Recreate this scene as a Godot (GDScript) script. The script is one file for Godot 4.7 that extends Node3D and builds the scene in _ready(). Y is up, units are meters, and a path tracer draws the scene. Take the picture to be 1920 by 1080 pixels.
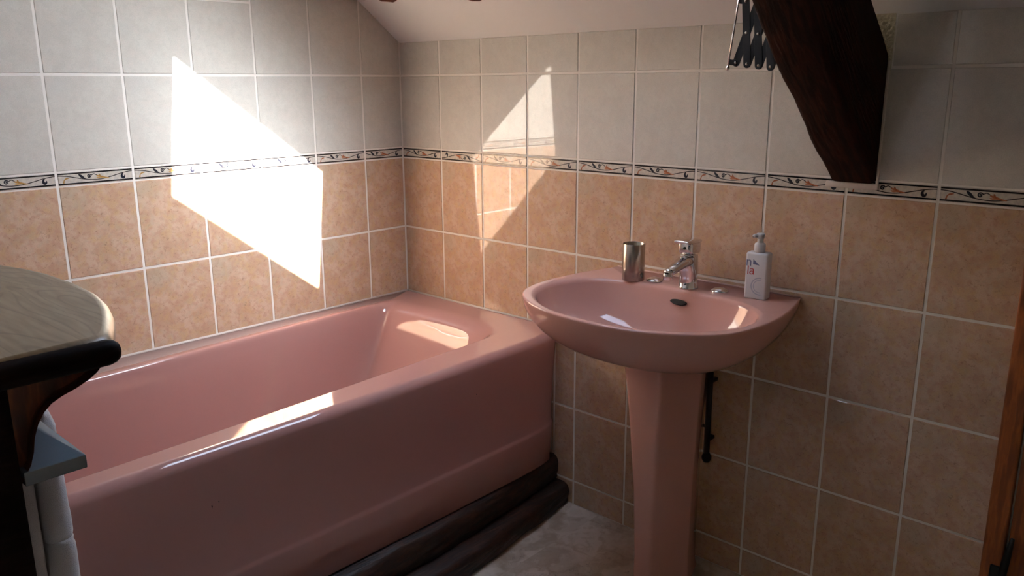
extends Node3D

# ---- room frame: corner of the left (gable) wall and the back (knee) wall at x = 0, z = 0, floor y = 0 ----
const PTOP := 1.0916          # top of the peach tiles
const PITCH := 0.2521         # row pitch of the peach tiles
const BAND := 0.0356          # decorated border strip
const T1 := 1.3767            # first joint above the border
const EAVE := 1.49            # where the sloped ceiling meets the back wall
const SLOPE := 0.766          # rise of the sloped ceiling per metre of z
const GROUT := 0.0068
const SUN_FALL := 0.9         # drop of the sunbeam per metre towards -x
const SUN_DRIFT := 0.102      # drift of the sunbeam in z per metre towards -x

var taken := {}
var M := {}
var rng := RandomNumberGenerator.new()

func _ready() -> void:
	rng.seed = 71
	set_camera_and_light()
	make_materials()
	build_shell()
	build_window()
	build_left_wall()
	build_back_wall()
	build_attic_door()
	build_bathtub()
	build_plinth()
	build_washbasin()
	build_beam()
	build_purlin()
	build_shelf_unit()
	build_towel()
	build_mirror_arm()
	build_faucet()
	build_small_things()

func set_camera_and_light() -> void:
	var cam := Camera3D.new()
	cam.name = "camera"
	cam.fov = 38.49
	cam.near = 0.02
	cam.position = Vector3(2.3442, 1.3444, 1.9424)
	cam.rotation = Vector3(-0.24166, 0.74969, -0.00577)
	add_child(cam)
	cam.current = true
	var env := Environment.new()
	env.background_mode = Environment.BG_SKY
	# hazy summer sky: brighter round the sun
	var sm := PhysicalSkyMaterial.new()
	sm.turbidity = 10.0
	sm.mie_coefficient = 0.02
	sm.mie_eccentricity = 0.85
	sm.mie_color = Color(0.73, 0.73, 0.75)
	sm.rayleigh_color = Color(0.34, 0.41, 0.53)
	sm.energy_multiplier = 21.0
	var sky := Sky.new()
	sky.sky_material = sm
	env.sky = sky
	env.tonemap_mode = Environment.TONE_MAPPER_LINEAR
	env.tonemap_exposure = 1.06
	env.sdfgi_enabled = true
	env.ssao_enabled = true
	env.ssil_enabled = true
	var we := WorldEnvironment.new()
	we.name = "world"
	we.environment = env
	add_child(we)
	var sun := DirectionalLight3D.new()
	sun.name = "sun"
	sun.light_color = Color(1.0, 0.985, 0.96)
	sun.light_energy = 32.0
	sun.light_angular_distance = 0.5
	sun.shadow_enabled = true
	sun.sky_mode = DirectionalLight3D.SKY_MODE_LIGHT_AND_SKY
	add_child(sun)
	sun.look_at_from_position(Vector3.ZERO, Vector3(-1.0, -SUN_FALL, SUN_DRIFT), Vector3.UP)

# ================= helpers =================
func numbered(called: String) -> String:
	var n: int = taken.get(called, 0)
	taken[called] = n + 1
	return called if n == 0 else "%s_%03d" % [called, n]

func tag(o: Node, label: String, category: String, group := "", kind := "") -> void:
	o.set_meta("label", label)
	o.set_meta("category", category)
	if group != "":
		o.set_meta("group", group)
	if kind != "":
		o.set_meta("kind", kind)

func thing(called: String, at := Vector3.ZERO) -> Node3D:
	var o := Node3D.new()
	o.name = numbered(called)
	add_child(o)
	o.position = at
	return o

func put(called: String, mesh: Mesh, material: Material, parent: Node) -> MeshInstance3D:
	var o := MeshInstance3D.new()
	if parent == self:
		o.name = numbered(called)
	else:
		var k := called
		var n := 0
		while parent.has_node(k):
			n += 1
			k = "%s_%03d" % [called, n]
		o.name = k
	o.mesh = mesh
	o.material_override = material
	o.cast_shadow = GeometryInstance3D.SHADOW_CASTING_SETTING_ON
	parent.add_child(o, true)
	return o

func mb() -> SurfaceTool:
	var st := SurfaceTool.new()
	st.begin(Mesh.PRIMITIVE_TRIANGLES)
	st.set_smooth_group(0)
	return st

func done(st: SurfaceTool) -> ArrayMesh:
	st.generate_normals()
	return st.commit()

func tri(st: SurfaceTool, a: Vector3, b: Vector3, c: Vector3) -> void:
	st.add_vertex(a)
	st.add_vertex(b)
	st.add_vertex(c)

# rings of equal length; front faces where the ring runs counter-clockwise seen against the direction of the rings
func loft(st: SurfaceTool, rings: Array, flip := false, closed := true, groups := []) -> void:
	for k in rings.size() - 1:
		var r0: PackedVector3Array = rings[k]
		var r1: PackedVector3Array = rings[k + 1]
		var g: int = groups[k] if k < groups.size() else 0
		st.set_smooth_group(g)
		var n := r0.size()
		for i in (n if closed else n - 1):
			var j := (i + 1) % n
			if flip:
				tri(st, r0[i], r0[j], r1[j])
				tri(st, r0[i], r1[j], r1[i])
			else:
				tri(st, r0[i], r1[j], r0[j])
				tri(st, r0[i], r1[i], r1[j])

func cap(st: SurfaceTool, ring: PackedVector3Array, flip := false, group := -1) -> void:
	st.set_smooth_group(group)
	var c := Vector3.ZERO
	for q in ring:
		c += q
	c /= ring.size()
	for i in ring.size():
		var j := (i + 1) % ring.size()
		if flip:
			tri(st, c, ring[j], ring[i])
		else:
			tri(st, c, ring[i], ring[j])

func box(st: SurfaceTool, a: Vector3, b: Vector3, t := Transform3D.IDENTITY) -> void:
	st.set_smooth_group(-1)
	var v := []
	for k in 8:
		v.append(t * Vector3(b.x if k & 1 else a.x, b.y if k & 2 else a.y, b.z if k & 4 else a.z))
	for f in [[0, 1, 3, 2], [5, 4, 6, 7], [4, 0, 2, 6], [1, 5, 7, 3], [2, 3, 7, 6], [4, 5, 1, 0]]:
		tri(st, v[f[0]], v[f[2]], v[f[1]])
		tri(st, v[f[0]], v[f[3]], v[f[2]])

func soft_box(st: SurfaceTool, a: Vector3, b: Vector3, r: float, t := Transform3D.IDENTITY, steps := 3) -> void:
	# box with rounded vertical and horizontal edges, lofted along y
	var rings := []
	var prof := []
	for k in steps + 1:
		var u := PI / 2 * k / steps
		prof.append([r * (1 - sin(u)), a.y + r * (1 - cos(u))])
	for k in steps + 1:
		var u := PI / 2 * (steps - k) / steps
		prof.append([r * (1 - sin(u)), b.y - r * (1 - cos(u))])
	for q in prof:
		rings.append(xf(t, rounded_rect(a.x + q[0], a.z + q[0], b.x - q[0], b.z - q[0], maxf(r - q[0], 0.0004), q[1])))
	loft(st, rings)
	cap(st, rings[0], false, 0)
	cap(st, rings[-1], true, 0)

func xf(t: Transform3D, ring: PackedVector3Array) -> PackedVector3Array:
	var o := PackedVector3Array()
	for q in ring:
		o.append(t * q)
	return o

func rounded_rect(x0: float, z0: float, x1: float, z1: float, r: float, y: float, n := 5) -> PackedVector3Array:
	var o := PackedVector3Array()
	for c in [[x1 - r, z0 + r, -PI / 2], [x1 - r, z1 - r, 0.0], [x0 + r, z1 - r, PI / 2], [x0 + r, z0 + r, PI]]:
		for k in n + 1:
			var u: float = c[2] + PI / 2 * k / n
			o.append(Vector3(c[0] + r * cos(u), y, c[1] + r * sin(u)))
	return o

func circle(c: Vector3, r: float, n := 24, ax := Vector3.RIGHT, ay := Vector3.BACK) -> PackedVector3Array:
	var o := PackedVector3Array()
	for k in n:
		var u := TAU * k / n
		o.append(c + ax * r * cos(u) + ay * r * sin(u))
	return o

func lathe(st: SurfaceTool, prof: Array, at := Vector3.ZERO, n := 32, groups := []) -> void:
	var rings := []
	for q in prof:
		rings.append(circle(at + Vector3(0, q[1], 0), maxf(q[0], 0.0002), n))
	loft(st, rings, false, true, groups)

func tube(st: SurfaceTool, pts: Array, radii: Array, n := 16, squash := 1.0) -> void:
	var rings := []
	for k in pts.size():
		var d: Vector3 = (pts[mini(k + 1, pts.size() - 1)] - pts[maxi(k - 1, 0)]).normalized()
		var up := Vector3.UP if absf(d.y) < 0.9 else Vector3.RIGHT
		var a := d.cross(up).normalized()
		var b := a.cross(d).normalized()
		rings.append(circle(pts[k], radii[k], n, a, b * squash))
	loft(st, rings, true)
	cap(st, rings[0], true, 0)
	cap(st, rings[-1], false, 0)

# extruded outline in the local xy plane, front at z = depth with a chamfer; uv spans 0..1 over uv_size from uv_at
func slab(poly: PackedVector2Array, depth: float, bevel: float, uv_at: Vector2, uv_size: Vector2, back := -0.006) -> ArrayMesh:
	var st := mb()
	var inner := PackedVector2Array()
	var off := Geometry2D.offset_polygon(poly, -bevel, Geometry2D.JOIN_MITER)
	inner = off[0] if off.size() > 0 else poly
	var n := poly.size()
	# match the corners of the inner outline with the outer ones
	if inner.size() == n:
		var best := 0
		for k in n:
			if inner[k].distance_squared_to(poly[0]) < inner[best].distance_squared_to(poly[0]):
				best = k
		var turned := PackedVector2Array()
		var same := Geometry2D.is_polygon_clockwise(inner) == Geometry2D.is_polygon_clockwise(poly)
		for k in n:
			turned.append(inner[(best + (k if same else -k) + 2 * n) % n])
		inner = turned
	else:
		inner = poly
	var uv := func(q: Vector2) -> Vector2: return Vector2((q.x - uv_at.x) / uv_size.x, 1.0 - (q.y - uv_at.y) / uv_size.y)
	st.set_smooth_group(-1)
	var idx := Geometry2D.triangulate_polygon(inner)
	var cw := Geometry2D.is_polygon_clockwise(inner)
	for k in range(0, idx.size(), 3):
		var t := [inner[idx[k]], inner[idx[k + 1]], inner[idx[k + 2]]]
		var area: float = (t[1] - t[0]).cross(t[2] - t[0])
		if area > 0:
			t.reverse()
		for q in t:
			st.set_uv(uv.call(q))
			st.add_vertex(Vector3(q.x, q.y, depth))
	for k in n:
		var j := (k + 1) % n
		var order := [k, j] if not cw else [j, k]
		var a: Vector2 = poly[order[0]]
		var b: Vector2 = poly[order[1]]
		var ai: Vector2 = inner[order[0]]
		var bi: Vector2 = inner[order[1]]
		for quad in [[a, b, bi, ai, depth - bevel, depth - bevel, depth, depth], [a, b, b, a, back, back, depth - bevel, depth - bevel]]:
			for m in [0, 2, 1, 0, 3, 2]:
				st.set_uv(uv.call(quad[m]))
				st.add_vertex(Vector3(quad[m].x, quad[m].y, quad[4 + m]))
	st.generate_normals()
	return st.commit()

func rect(x0: float, y0: float, x1: float, y1: float) -> PackedVector2Array:
	return PackedVector2Array([Vector2(x0, y0), Vector2(x1, y0), Vector2(x1, y1), Vector2(x0, y1)])

# ================= materials =================
func plain(c: Color, rough := 0.5, metal := 0.0, spec := 0.5) -> StandardMaterial3D:
	var m := StandardMaterial3D.new()
	m.albedo_color = c
	m.roughness = rough
	m.metallic = metal
	m.metallic_specular = spec
	return m

func noise(s: int, freq: float, oct := 4) -> FastNoiseLite:
	var f := FastNoiseLite.new()
	f.seed = s
	f.frequency = freq
	f.noise_type = FastNoiseLite.TYPE_SIMPLEX_SMOOTH
	f.fractal_octaves = oct
	return f

func tex(img: Image) -> ImageTexture:
	img.generate_mipmaps()
	return ImageTexture.create_from_image(img)

# clay tile print: blotches of several tones with fine veins
func tile_print(s: int, base: Color, tones: Array, patch: Color, veins: Color, vein_amount: float, corner: float) -> ImageTexture:
	var w := 200
	var h := 250
	var img := Image.create(w, h, false, Image.FORMAT_RGB8)
	var n1 := noise(s, 0.012, 3)
	var n2 := noise(s + 1, 0.022, 4)
	var n3 := noise(s + 2, 0.05, 3)
	var nv := noise(s + 3, 0.03, 4)
	var ng := noise(s + 4, 0.35, 2)
	for y in h:
		for x in w:
			var c := base
			c = c.lerp(tones[0], clampf(n1.get_noise_2d(x, y) * 1.6 + 0.35, 0, 1))
			c = c.lerp(tones[1], clampf(n2.get_noise_2d(x, y) * 1.8 + 0.1, 0, 1) * 0.75)
			c = c.lerp(tones[2], clampf(n3.get_noise_2d(x, y) * 1.7, 0, 1) * 0.6)
			# greyish patch printed on one corner of every tile
			var d := Vector2((x - 26.0) / 60.0, (y - 26.0) / 50.0).length() + n2.get_noise_2d(x + 300, y) * 0.6
			c = c.lerp(patch, clampf(1.1 - d, 0, 1) * corner)
			var d2 := n3.get_noise_2d(x + 500, y + 90) + n1.get_noise_2d(x, y + 700) * 0.6
			c = c.lerp(patch, clampf(d2 * 1.3 - 0.1, 0, 1) * corner * 0.7)
			var v := absf(nv.get_noise_2d(x, y))
			if v < 0.045 and n3.get_noise_2d(x + 40, y + 900) > 0.08:
				c = c.lerp(veins, vein_amount * (1.0 - v / 0.045))
			var g := 1.0 + ng.get_noise_2d(x, y) * 0.05
			img.set_pixel(x, y, Color(clampf(c.r * g, 0, 1), clampf(c.g * g, 0, 1), clampf(c.b * g, 0, 1)))
	return tex(img)

# decorated border strip: two dark lines, a winding stem, curls and flowers
func band_print(flower: Color) -> ImageTexture:
	var w := 640
	var h := 112
	var img := Image.create(w, h, false, Image.FORMAT_RGB8)
	var ng := noise(91, 0.03, 3)
	for y in h:
		for x in w:
			var c := Color(0.80, 0.76, 0.71).lerp(Color(0.73, 0.70, 0.66), ng.get_noise_2d(x, y) + 0.4)
			img.set_pixel(x, y, c)
	var ink := Color(0.10, 0.09, 0.10)
	img.fill_rect(Rect2i(0, 9, w, 11), ink)
	img.fill_rect(Rect2i(0, h - 20, w, 11), ink)
	var stem := []
	for k in 160:
		var u := k / 159.0
		# stem starts high at the left joint, dips, then climbs to the right joint
		stem.append([Vector2(u * w, 28 + 50.0 * (0.5 - 0.5 * cos(TAU * u))), 3.4])
	stroke(img, stem, Color(0.16, 0.14, 0.14))
	# dark bud leaf lying across the falling stem
	stroke(img, taper([Vector2(178, 26), Vector2(196, 42), Vector2(222, 62), Vector2(262, 76)], 2.5, 10.5), Color(0.17, 0.17, 0.20))
	# curl above the dip
	var curl := []
	for k in 44:
		var u := k / 43.0
		var a := -0.4 - u * 7.4
		var r := 4.0 + 14.0 * (1.0 - u)
		curl.append([Vector2(262, 46) + Vector2(cos(a), sin(a)) * r, 4.0 + 1.5 * u])
	stroke(img, curl, Color(0.15, 0.15, 0.18))
	stroke(img, taper([Vector2(279, 40), Vector2(300, 30), Vector2(322, 40), Vector2(334, 48)], 2.6, 3.0), Color(0.17, 0.15, 0.15))
	# flower with three points
	stroke(img, taper([Vector2(326, 46), Vector2(352, 54), Vector2(392, 66), Vector2(424, 70)], 5.0, 7.5), flower)
	stroke(img, taper([Vector2(344, 34), Vector2(352, 50), Vector2(366, 62)], 2.0, 6.0), flower.darkened(0.12))
	stroke(img, taper([Vector2(322, 62), Vector2(346, 66), Vector2(380, 68)], 2.0, 6.0), flower.lightened(0.1))
	# dark comma near the right joint
	var comma := []
	for k in 30:
		var u := k / 29.0
		var a := PI * 1.45 - u * 4.6
		comma.append([Vector2(548, 62) + Vector2(cos(a) * 13.0, sin(a) * 17.0), 3.5 + 7.0 * sin(PI * u)])
	stroke(img, comma, Color(0.14, 0.14, 0.18))
	# small flower-coloured leaf after the left joint
	stroke(img, taper([Vector2(52, 86), Vector2(58, 66), Vector2(74, 54), Vector2(98, 50)], 6.0, 4.0), flower.darkened(0.08))
	return tex(img)

func taper(pts: Array, r0: float, r1: float) -> Array:
	var o := []
	for k in 40:
		var u := k / 39.0 * (pts.size() - 1)
		var i := mini(int(u), pts.size() - 2)
		var p0: Vector2 = pts[maxi(i - 1, 0)]
		var p3: Vector2 = pts[mini(i + 2, pts.size() - 1)]
		var q: Vector2 = (pts[i] as Vector2).cubic_interpolate(pts[i + 1], p0, p3, u - i)
		var t := k / 39.0
		o.append([q, lerpf(r0, r1, sin(PI * minf(t * 1.4, 1.0))) * (1.0 if t < 0.75 else 1.0 - (t - 0.75) * 2.6)])
	return o

func stroke(img: Image, pts: Array, c: Color) -> void:
	for q in pts:
		var r: float = q[1]
		var p: Vector2 = q[0]
		for y in range(int(p.y - r - 1), int(p.y + r + 2)):
			for x in range(int(p.x - r - 1), int(p.x + r + 2)):
				if x < 0 or y < 0 or x >= img.get_width() or y >= img.get_height():
					continue
				var a := clampf(r + 0.5 - Vector2(x + 0.5, y + 0.5).distance_to(p), 0, 1)
				if a > 0:
					img.set_pixel(x, y, img.get_pixel(x, y).lerp(c, a))

# blotchy seamless-enough noise picture between colours
func ramp_noise(s: int, freq: float, oct: int, stops: Array, size := 512) -> NoiseTexture2D:
	var t := NoiseTexture2D.new()
	t.width = size
	t.height = size
	t.seamless = true
	t.noise = noise(s, freq, oct)
	var g := Gradient.new()
	g.offsets = PackedFloat32Array(stops.map(func(x): return x[0]))
	g.colors = PackedColorArray(stops.map(func(x): return x[1]))
	t.color_ramp = g
	return t

func wood(s: int, dark: Color, mid: Color, light: Color, scale: Vector3, rough: float, world := false) -> StandardMaterial3D:
	var m := StandardMaterial3D.new()
	m.albedo_texture = ramp_noise(s, 0.018, 5, [[0.0, dark], [0.42, mid.lerp(dark, 0.4)], [0.5, mid], [0.62, light], [0.68, mid], [1.0, light]])
	m.uv1_triplanar = true
	m.uv1_world_triplanar = world
	m.uv1_scale = scale
	m.roughness = rough
	var b := ramp_noise(s + 9, 0.03, 4, [[0.0, Color.BLACK], [1.0, Color.WHITE]])
	m.heightmap_enabled = true
	m.heightmap_texture = b
	m.heightmap_scale = 0.12
	return m

func make_materials() -> void:
	M.peach = []
	for k in 3:
		var m := plain(Color.WHITE, 0.03)
		m.albedo_texture = tile_print(20 + k * 10, Color(0.80, 0.675, 0.58), [Color(0.765, 0.625, 0.52), Color(0.785, 0.645, 0.495), Color(0.735, 0.575, 0.49)], Color(0.725, 0.65, 0.56), Color(0.52, 0.39, 0.31), 0.5, 0.65)
		M.peach.append(m)
	M.pale = []
	for k in 3:
		var m := plain(Color.WHITE, 0.025)
		m.albedo_texture = tile_print(60 + k * 10, Color(0.815, 0.795, 0.755), [Color(0.795, 0.77, 0.73), Color(0.82, 0.785, 0.745), Color(0.78, 0.76, 0.72)], Color(0.785, 0.77, 0.74), Color(0.72, 0.70, 0.66), 0.25, 0.5)
		M.pale.append(m)
	M.band = plain(Color.WHITE, 0.08)
	M.band.albedo_texture = band_print(Color(0.66, 0.40, 0.27))
	M.band_gold = plain(Color.WHITE, 0.08)
	M.band_gold.albedo_texture = band_print(Color(0.70, 0.53, 0.29))
	M.grout = plain(Color(0.91, 0.885, 0.85), 0.75)
	M.caulk = plain(Color(0.82, 0.77, 0.73), 0.5)
	M.pink_caulk = plain(Color(0.74, 0.60, 0.56), 0.5)
	M.plaster = plain(Color(0.87, 0.865, 0.855), 0.9)
	M.rough_plaster = plain(Color(0.80, 0.76, 0.66), 0.95)
	M.rough_plaster.heightmap_enabled = true
	M.rough_plaster.heightmap_texture = ramp_noise(5, 0.03, 5, [[0.0, Color.BLACK], [1.0, Color.WHITE]])
	M.rough_plaster.heightmap_scale = 1.0
	M.rough_plaster.uv1_triplanar = true
	M.rough_plaster.uv1_scale = Vector3(5, 5, 5)
	M.paint = plain(Color(0.88, 0.85, 0.80), 0.85)
	M.enamel = plain(Color(0.70, 0.52, 0.495), 0.04)
	M.enamel.clearcoat_enabled = true
	M.enamel.clearcoat = 0.3
	M.enamel.clearcoat_roughness = 0.03
	M.ceramic = plain(Color(0.81, 0.61, 0.565), 0.07)
	M.chrome = plain(Color(0.86, 0.86, 0.87), 0.06, 1.0)
	M.steel = plain(Color(0.66, 0.63, 0.60), 0.26, 1.0)
	M.black_metal = plain(Color(0.05, 0.05, 0.055), 0.35, 0.2)
	M.link = plain(Color(0.16, 0.165, 0.18), 0.35, 0.7)
	M.hole = plain(Color(0.05, 0.035, 0.025), 0.7)  # shade inside the overflow opening, put into a near-black colour
	M.chip = plain(Color(0.12, 0.06, 0.05), 0.8)
	M.beam = wood(301, Color(0.09, 0.042, 0.026), Color(0.165, 0.078, 0.044), Color(0.21, 0.10, 0.055), Vector3(5, 5, 0.8), 0.8)
	M.log = wood(311, Color(0.16, 0.07, 0.035), Color(0.36, 0.17, 0.085), Color(0.48, 0.24, 0.12), Vector3(0.8, 6, 6), 0.7)
	M.plinth = wood(321, Color(0.06, 0.028, 0.018), Color(0.15, 0.07, 0.042), Color(0.26, 0.14, 0.07), Vector3(6, 6, 0.9), 0.5)
	M.top_wood = grain_wood(331)
	M.dark_wood = wood(341, Color(0.06, 0.03, 0.022), Color(0.09, 0.045, 0.03), Color(0.12, 0.06, 0.04), Vector3(4, 4, 0.8), 0.42)
	M.dark_wood.metallic_specular = 0.2
	M.dark_wood.roughness = 0.6
	M.beam.metallic_specular = 0.25
	M.bracket_wood = wood(351, Color(0.22, 0.10, 0.035), Color(0.38, 0.18, 0.06), Color(0.46, 0.23, 0.085), Vector3(3, 0.8, 3), 0.45)
	M.door_wood = wood(361, Color(0.40, 0.20, 0.08), Color(0.58, 0.31, 0.13), Color(0.66, 0.37, 0.16), Vector3(4, 0.6, 4), 0.5)
	M.towel = plain(Color(0.80, 0.79, 0.79), 0.95)
	M.towel.heightmap_enabled = true
	M.towel.heightmap_texture = ramp_noise(7, 0.2, 2, [[0.0, Color.BLACK], [1.0, Color.WHITE]])
	M.towel.heightmap_scale = 0.15
	M.towel.uv1_triplanar = true
	M.towel.uv1_scale = Vector3(8, 8, 8)
	M.towel.rim_enabled = true
	M.towel.rim = 0.3
	M.towel_pink = plain(Color(0.72, 0.62, 0.60), 0.95)
	M.glass = plain(Color(0.44, 0.49, 0.52), 0.02)
	M.glass.refraction_enabled = true
	M.glass.refraction_scale = 0.05
	M.pane = plain(Color(0.95, 0.98, 1.0, 0.06), 0.0)
	M.pane.transparency = BaseMaterial3D.TRANSPARENCY_ALPHA
	M.white_plastic = plain(Color(0.86, 0.86, 0.87), 0.3)
	M.floor = marble()

func grain_wood(s: int) -> StandardMaterial3D:
	# pale board with dark cathedral grain lines, grain runs along x
	var w := 512
	var h := 256
	var img := Image.create(w, h, false, Image.FORMAT_RGB8)
	var n1 := noise(s, 0.006, 3)
	var n2 := noise(s + 1, 0.05, 3)
	for y in h:
		for x in w:
			var v := n1.get_noise_2d(x * 0.22, y * 1.1) * 7.0 + n2.get_noise_2d(x * 0.2, y) * 0.10
			var f := v - floorf(v)
			var line := clampf(1.0 - absf(f - 0.5) * 8.0, 0, 1)
			var c := Color(0.56, 0.485, 0.385).lerp(Color(0.475, 0.40, 0.305), clampf(n2.get_noise_2d(x * 0.2, y * 2.0) + 0.4, 0, 1))
			c = c.lerp(Color(0.36, 0.29, 0.22), line * 0.6)
			img.set_pixel(x, y, c)
	stroke(img, taper([Vector2(380, 176), Vector2(390, 174), Vector2(400, 172)], 2.0, 3.0), Color(0.12, 0.09, 0.06))
	var m := plain(Color.WHITE, 0.38)
	m.albedo_texture = tex(img)
	m.uv1_triplanar = true
	m.uv1_scale = Vector3(1.3, 2.4, 2.4)
	return m

func marble() -> StandardMaterial3D:
	var w := 768
	var img := Image.create(w, w, false, Image.FORMAT_RGB8)
	var n1 := noise(41, 0.006, 5)
	var n2 := noise(42, 0.012, 5)
	var n3 := noise(43, 0.01, 4)
	for y in w:
		for x in w:
			var wx := x + n3.get_noise_2d(x, y) * 70.0
			var wy := y + n3.get_noise_2d(x + 900, y) * 70.0
			var c := Color(0.82, 0.78, 0.73).lerp(Color(0.68, 0.62, 0.55), clampf(n1.get_noise_2d(wx, wy) * 1.5 + 0.25, 0, 1))
			c = c.lerp(Color(0.64, 0.56, 0.47), clampf(n2.get_noise_2d(wx + 333, wy) * 1.5 - 0.05, 0, 1) * 0.7)
			var v := absf(n2.get_noise_2d(wx, wy))
			c = c.lerp(Color(0.42, 0.39, 0.36), clampf(1.0 - v / 0.03, 0, 1) * clampf(n1.get_noise_2d(x + 50, y + 777) * 2.0 + 0.3, 0, 1) * 0.6)
			img.set_pixel(x, y, c)
	var m := plain(Color.WHITE, 0.3)
	m.albedo_texture = tex(img)
	m.uv1_triplanar = true
	m.uv1_scale = Vector3(1.1, 1.1, 1.1)
	return m

# ================= shell =================
func struct(called: String, st: SurfaceTool, m: Material, label: String, category: String) -> MeshInstance3D:
	var o := put(called, done(st), m, self)
	tag(o, label, category, "", "structure")
	return o

func slope_frame() -> Transform3D:
	# local x = world x, local y = outward normal of the slope, local z = up the slope
	var up := Vector3(0, SLOPE, 1).normalized()
	var n := Vector3(0, 1, -SLOPE).normalized()
	return Transform3D(Basis(Vector3.RIGHT, n, up), Vector3(0, EAVE, 0))

func build_shell() -> void:
	var st := mb()
	box(st, Vector3(-0.15, -0.12, -0.15), Vector3(3.35, 0, 3.15))
	struct("floor", st, M.floor, "pale marbled floor with grey and beige veins", "floor")
	st = mb()
	box(st, Vector3(3.2, 0, -0.15), Vector3(3.35, 2.6, 3.15))
	struct("wall_right", st, M.paint, "plain cream painted wall opposite the gable", "wall")
	st = mb()
	box(st, Vector3(-0.15, 0, 3.0), Vector3(3.2, 2.6, 3.15))
	struct("wall_front", st, M.paint, "plain cream painted wall facing the washbasin", "wall")
	st = mb()
	box(st, Vector3(0, 0, 1.80), Vector3(1.38, 2.38, 1.90))
	struct("wall_partition", st, M.paint, "short cream partition wall at the foot of the bathtub", "wall")
	# sloped ceiling around the roof window, then the flat part
	st = mb()
	var t := slope_frame()
	var k := sqrt(1.0 + SLOPE * SLOPE)
	var s0 := 0.2705 * k
	var s1 := 0.751 * k
	var x0 := 0.624 / SUN_FALL
	var x1 := 1.082 / SUN_FALL
	var g := 0.05
	box(st, Vector3(-0.15, 0, -0.3), Vector3(x0 - g, 0.09, 1.62), t)
	box(st, Vector3(x1 + g, 0, -0.3), Vector3(3.35, 0.09, 1.62), t)
	box(st, Vector3(x0 - g, 0, -0.3), Vector3(x1 + g, 0.09, s0 - g), t)
	box(st, Vector3(x0 - g, 0, s1 + g), Vector3(x1 + g, 0.09, 1.62), t)
	box(st, Vector3(-0.15, 2.38, 1.12), Vector3(3.35, 2.5, 3.15))
	struct("ceiling", st, M.plaster, "smooth off-white plastered ceiling sloping down to the tiled wall", "ceiling")

func build_window() -> void:
	var t := slope_frame()
	var k := sqrt(1.0 + SLOPE * SLOPE)
	var s0 := 0.2705 * k
	var s1 := 0.751 * k
	var x0 := 0.624 / SUN_FALL
	var x1 := 1.082 / SUN_FALL
	var w := thing("window_1")
	w.transform = t
	tag(w, "small wooden roof window in the sloped ceiling", "window", "", "structure")
	var f := 0.052
	var wm := plain(Color(0.55, 0.40, 0.26), 0.5)
	for b in [[x0 - f, s0 - f, x0, s1 + f], [x1, s0 - f, x1 + f, s1 + f], [x0, s0 - f, x1, s0], [x0, s1, x1, s1 + f]]:
		var st := mb()
		box(st, Vector3(b[0], -0.012, b[1]), Vector3(b[2], 0.004, b[3]))
		put("frame_bar", done(st), wm, w)
	var st2 := mb()
	box(st2, Vector3(x0 - 0.04, 0.06, s0 - 0.04), Vector3(x1 + 0.04, 0.064, s1 + 0.04))
	put("pane", done(st2), M.pane, w)

# one tile per node, in the wall's own plane: local x runs to the right, y up, z out of the wall
func lay_tile(wall: Node3D, x0: float, y0: float, x1: float, y1: float, uv_at: Vector2, uv_size: Vector2, m: Material, cut := PackedVector2Array(), called := "tile", turned := false) -> void:
	var poly := rect(x0, y0, x1, y1)
	if cut.size() > 0:
		var parts := Geometry2D.intersect_polygons(poly, cut)
		if parts.is_empty():
			return
		poly = parts[0]
	var c := Vector2((x0 + x1) / 2, (y0 + y1) / 2)
	var local := PackedVector2Array()
	for q in poly:
		local.append(q - c)
	var mesh := slab(local, 0.0, 0.0012, uv_at - c, uv_size)
	var o := put(called, mesh, m, wall)
	o.position = Vector3(c.x, c.y, rng.randf_range(-0.0003, 0.0003))
	o.rotation = Vector3(rng.randf_range(-0.0014, 0.0014), rng.randf_range(-0.0014, 0.0014), (PI if turned else 0.0))

func build_left_wall() -> void:
	# local x of this wall runs towards the corner: local x = -z
	var st := mb()
	box(st, Vector3(-3.15, 0, -0.15), Vector3(0.15, 2.6, -0.0018))
	var wall := struct("wall_left", st, M.grout, "gable wall tiled cream above and peach below a flowered border", "wall")
	wall.rotation.y = PI / 2
	var e := GROUT / 2
	var joints := [0.003, 0.169]
	while joints[-1] < 1.75:
		joints.append(joints[-1] + 0.2)
	joints[-1] = 1.797
	var cut := PackedVector2Array([Vector2(-3, -1), Vector2(0.2, -1), Vector2(0.2, EAVE - 0.2 * SLOPE), Vector2(-3, EAVE + 3 * SLOPE)])
	for i in joints.size() - 1:
		var a: float = -joints[i + 1] + e
		var b: float = -joints[i] - (e if i > 0 else 0.0)
		var ux: float = -joints[i] - 0.2 if i > 0 else -0.2
		for row in 3:
			var top := PTOP - row * PITCH
			lay_tile(wall, a, top - PITCH + e, b, top - e, Vector2(ux, top - PITCH), Vector2(0.2, PITCH), M.peach[(i + row * 2) % 3])
		lay_tile(wall, a, PTOP + e * 0.3, b, PTOP + BAND - e * 0.3, Vector2(ux, PTOP), Vector2(0.2, BAND), M.band_gold if i > 3 else M.band, PackedVector2Array(), "border_tile")
		lay_tile(wall, a, PTOP + BAND + e, b, T1 - e, Vector2(ux, PTOP + BAND), Vector2(0.2, T1 - PTOP - BAND), M.pale[(i * 2) % 3], cut)
		var up := T1
		for row in 3:
			var y1 := up + PITCH
			if row == 0 and i == 3:
				y1 = 1.587
			lay_tile(wall, a, up + e, b, y1 - e, Vector2(ux, up), Vector2(0.2, PITCH), M.pale[(i + row + 1) % 3], cut)
			up = y1

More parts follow.
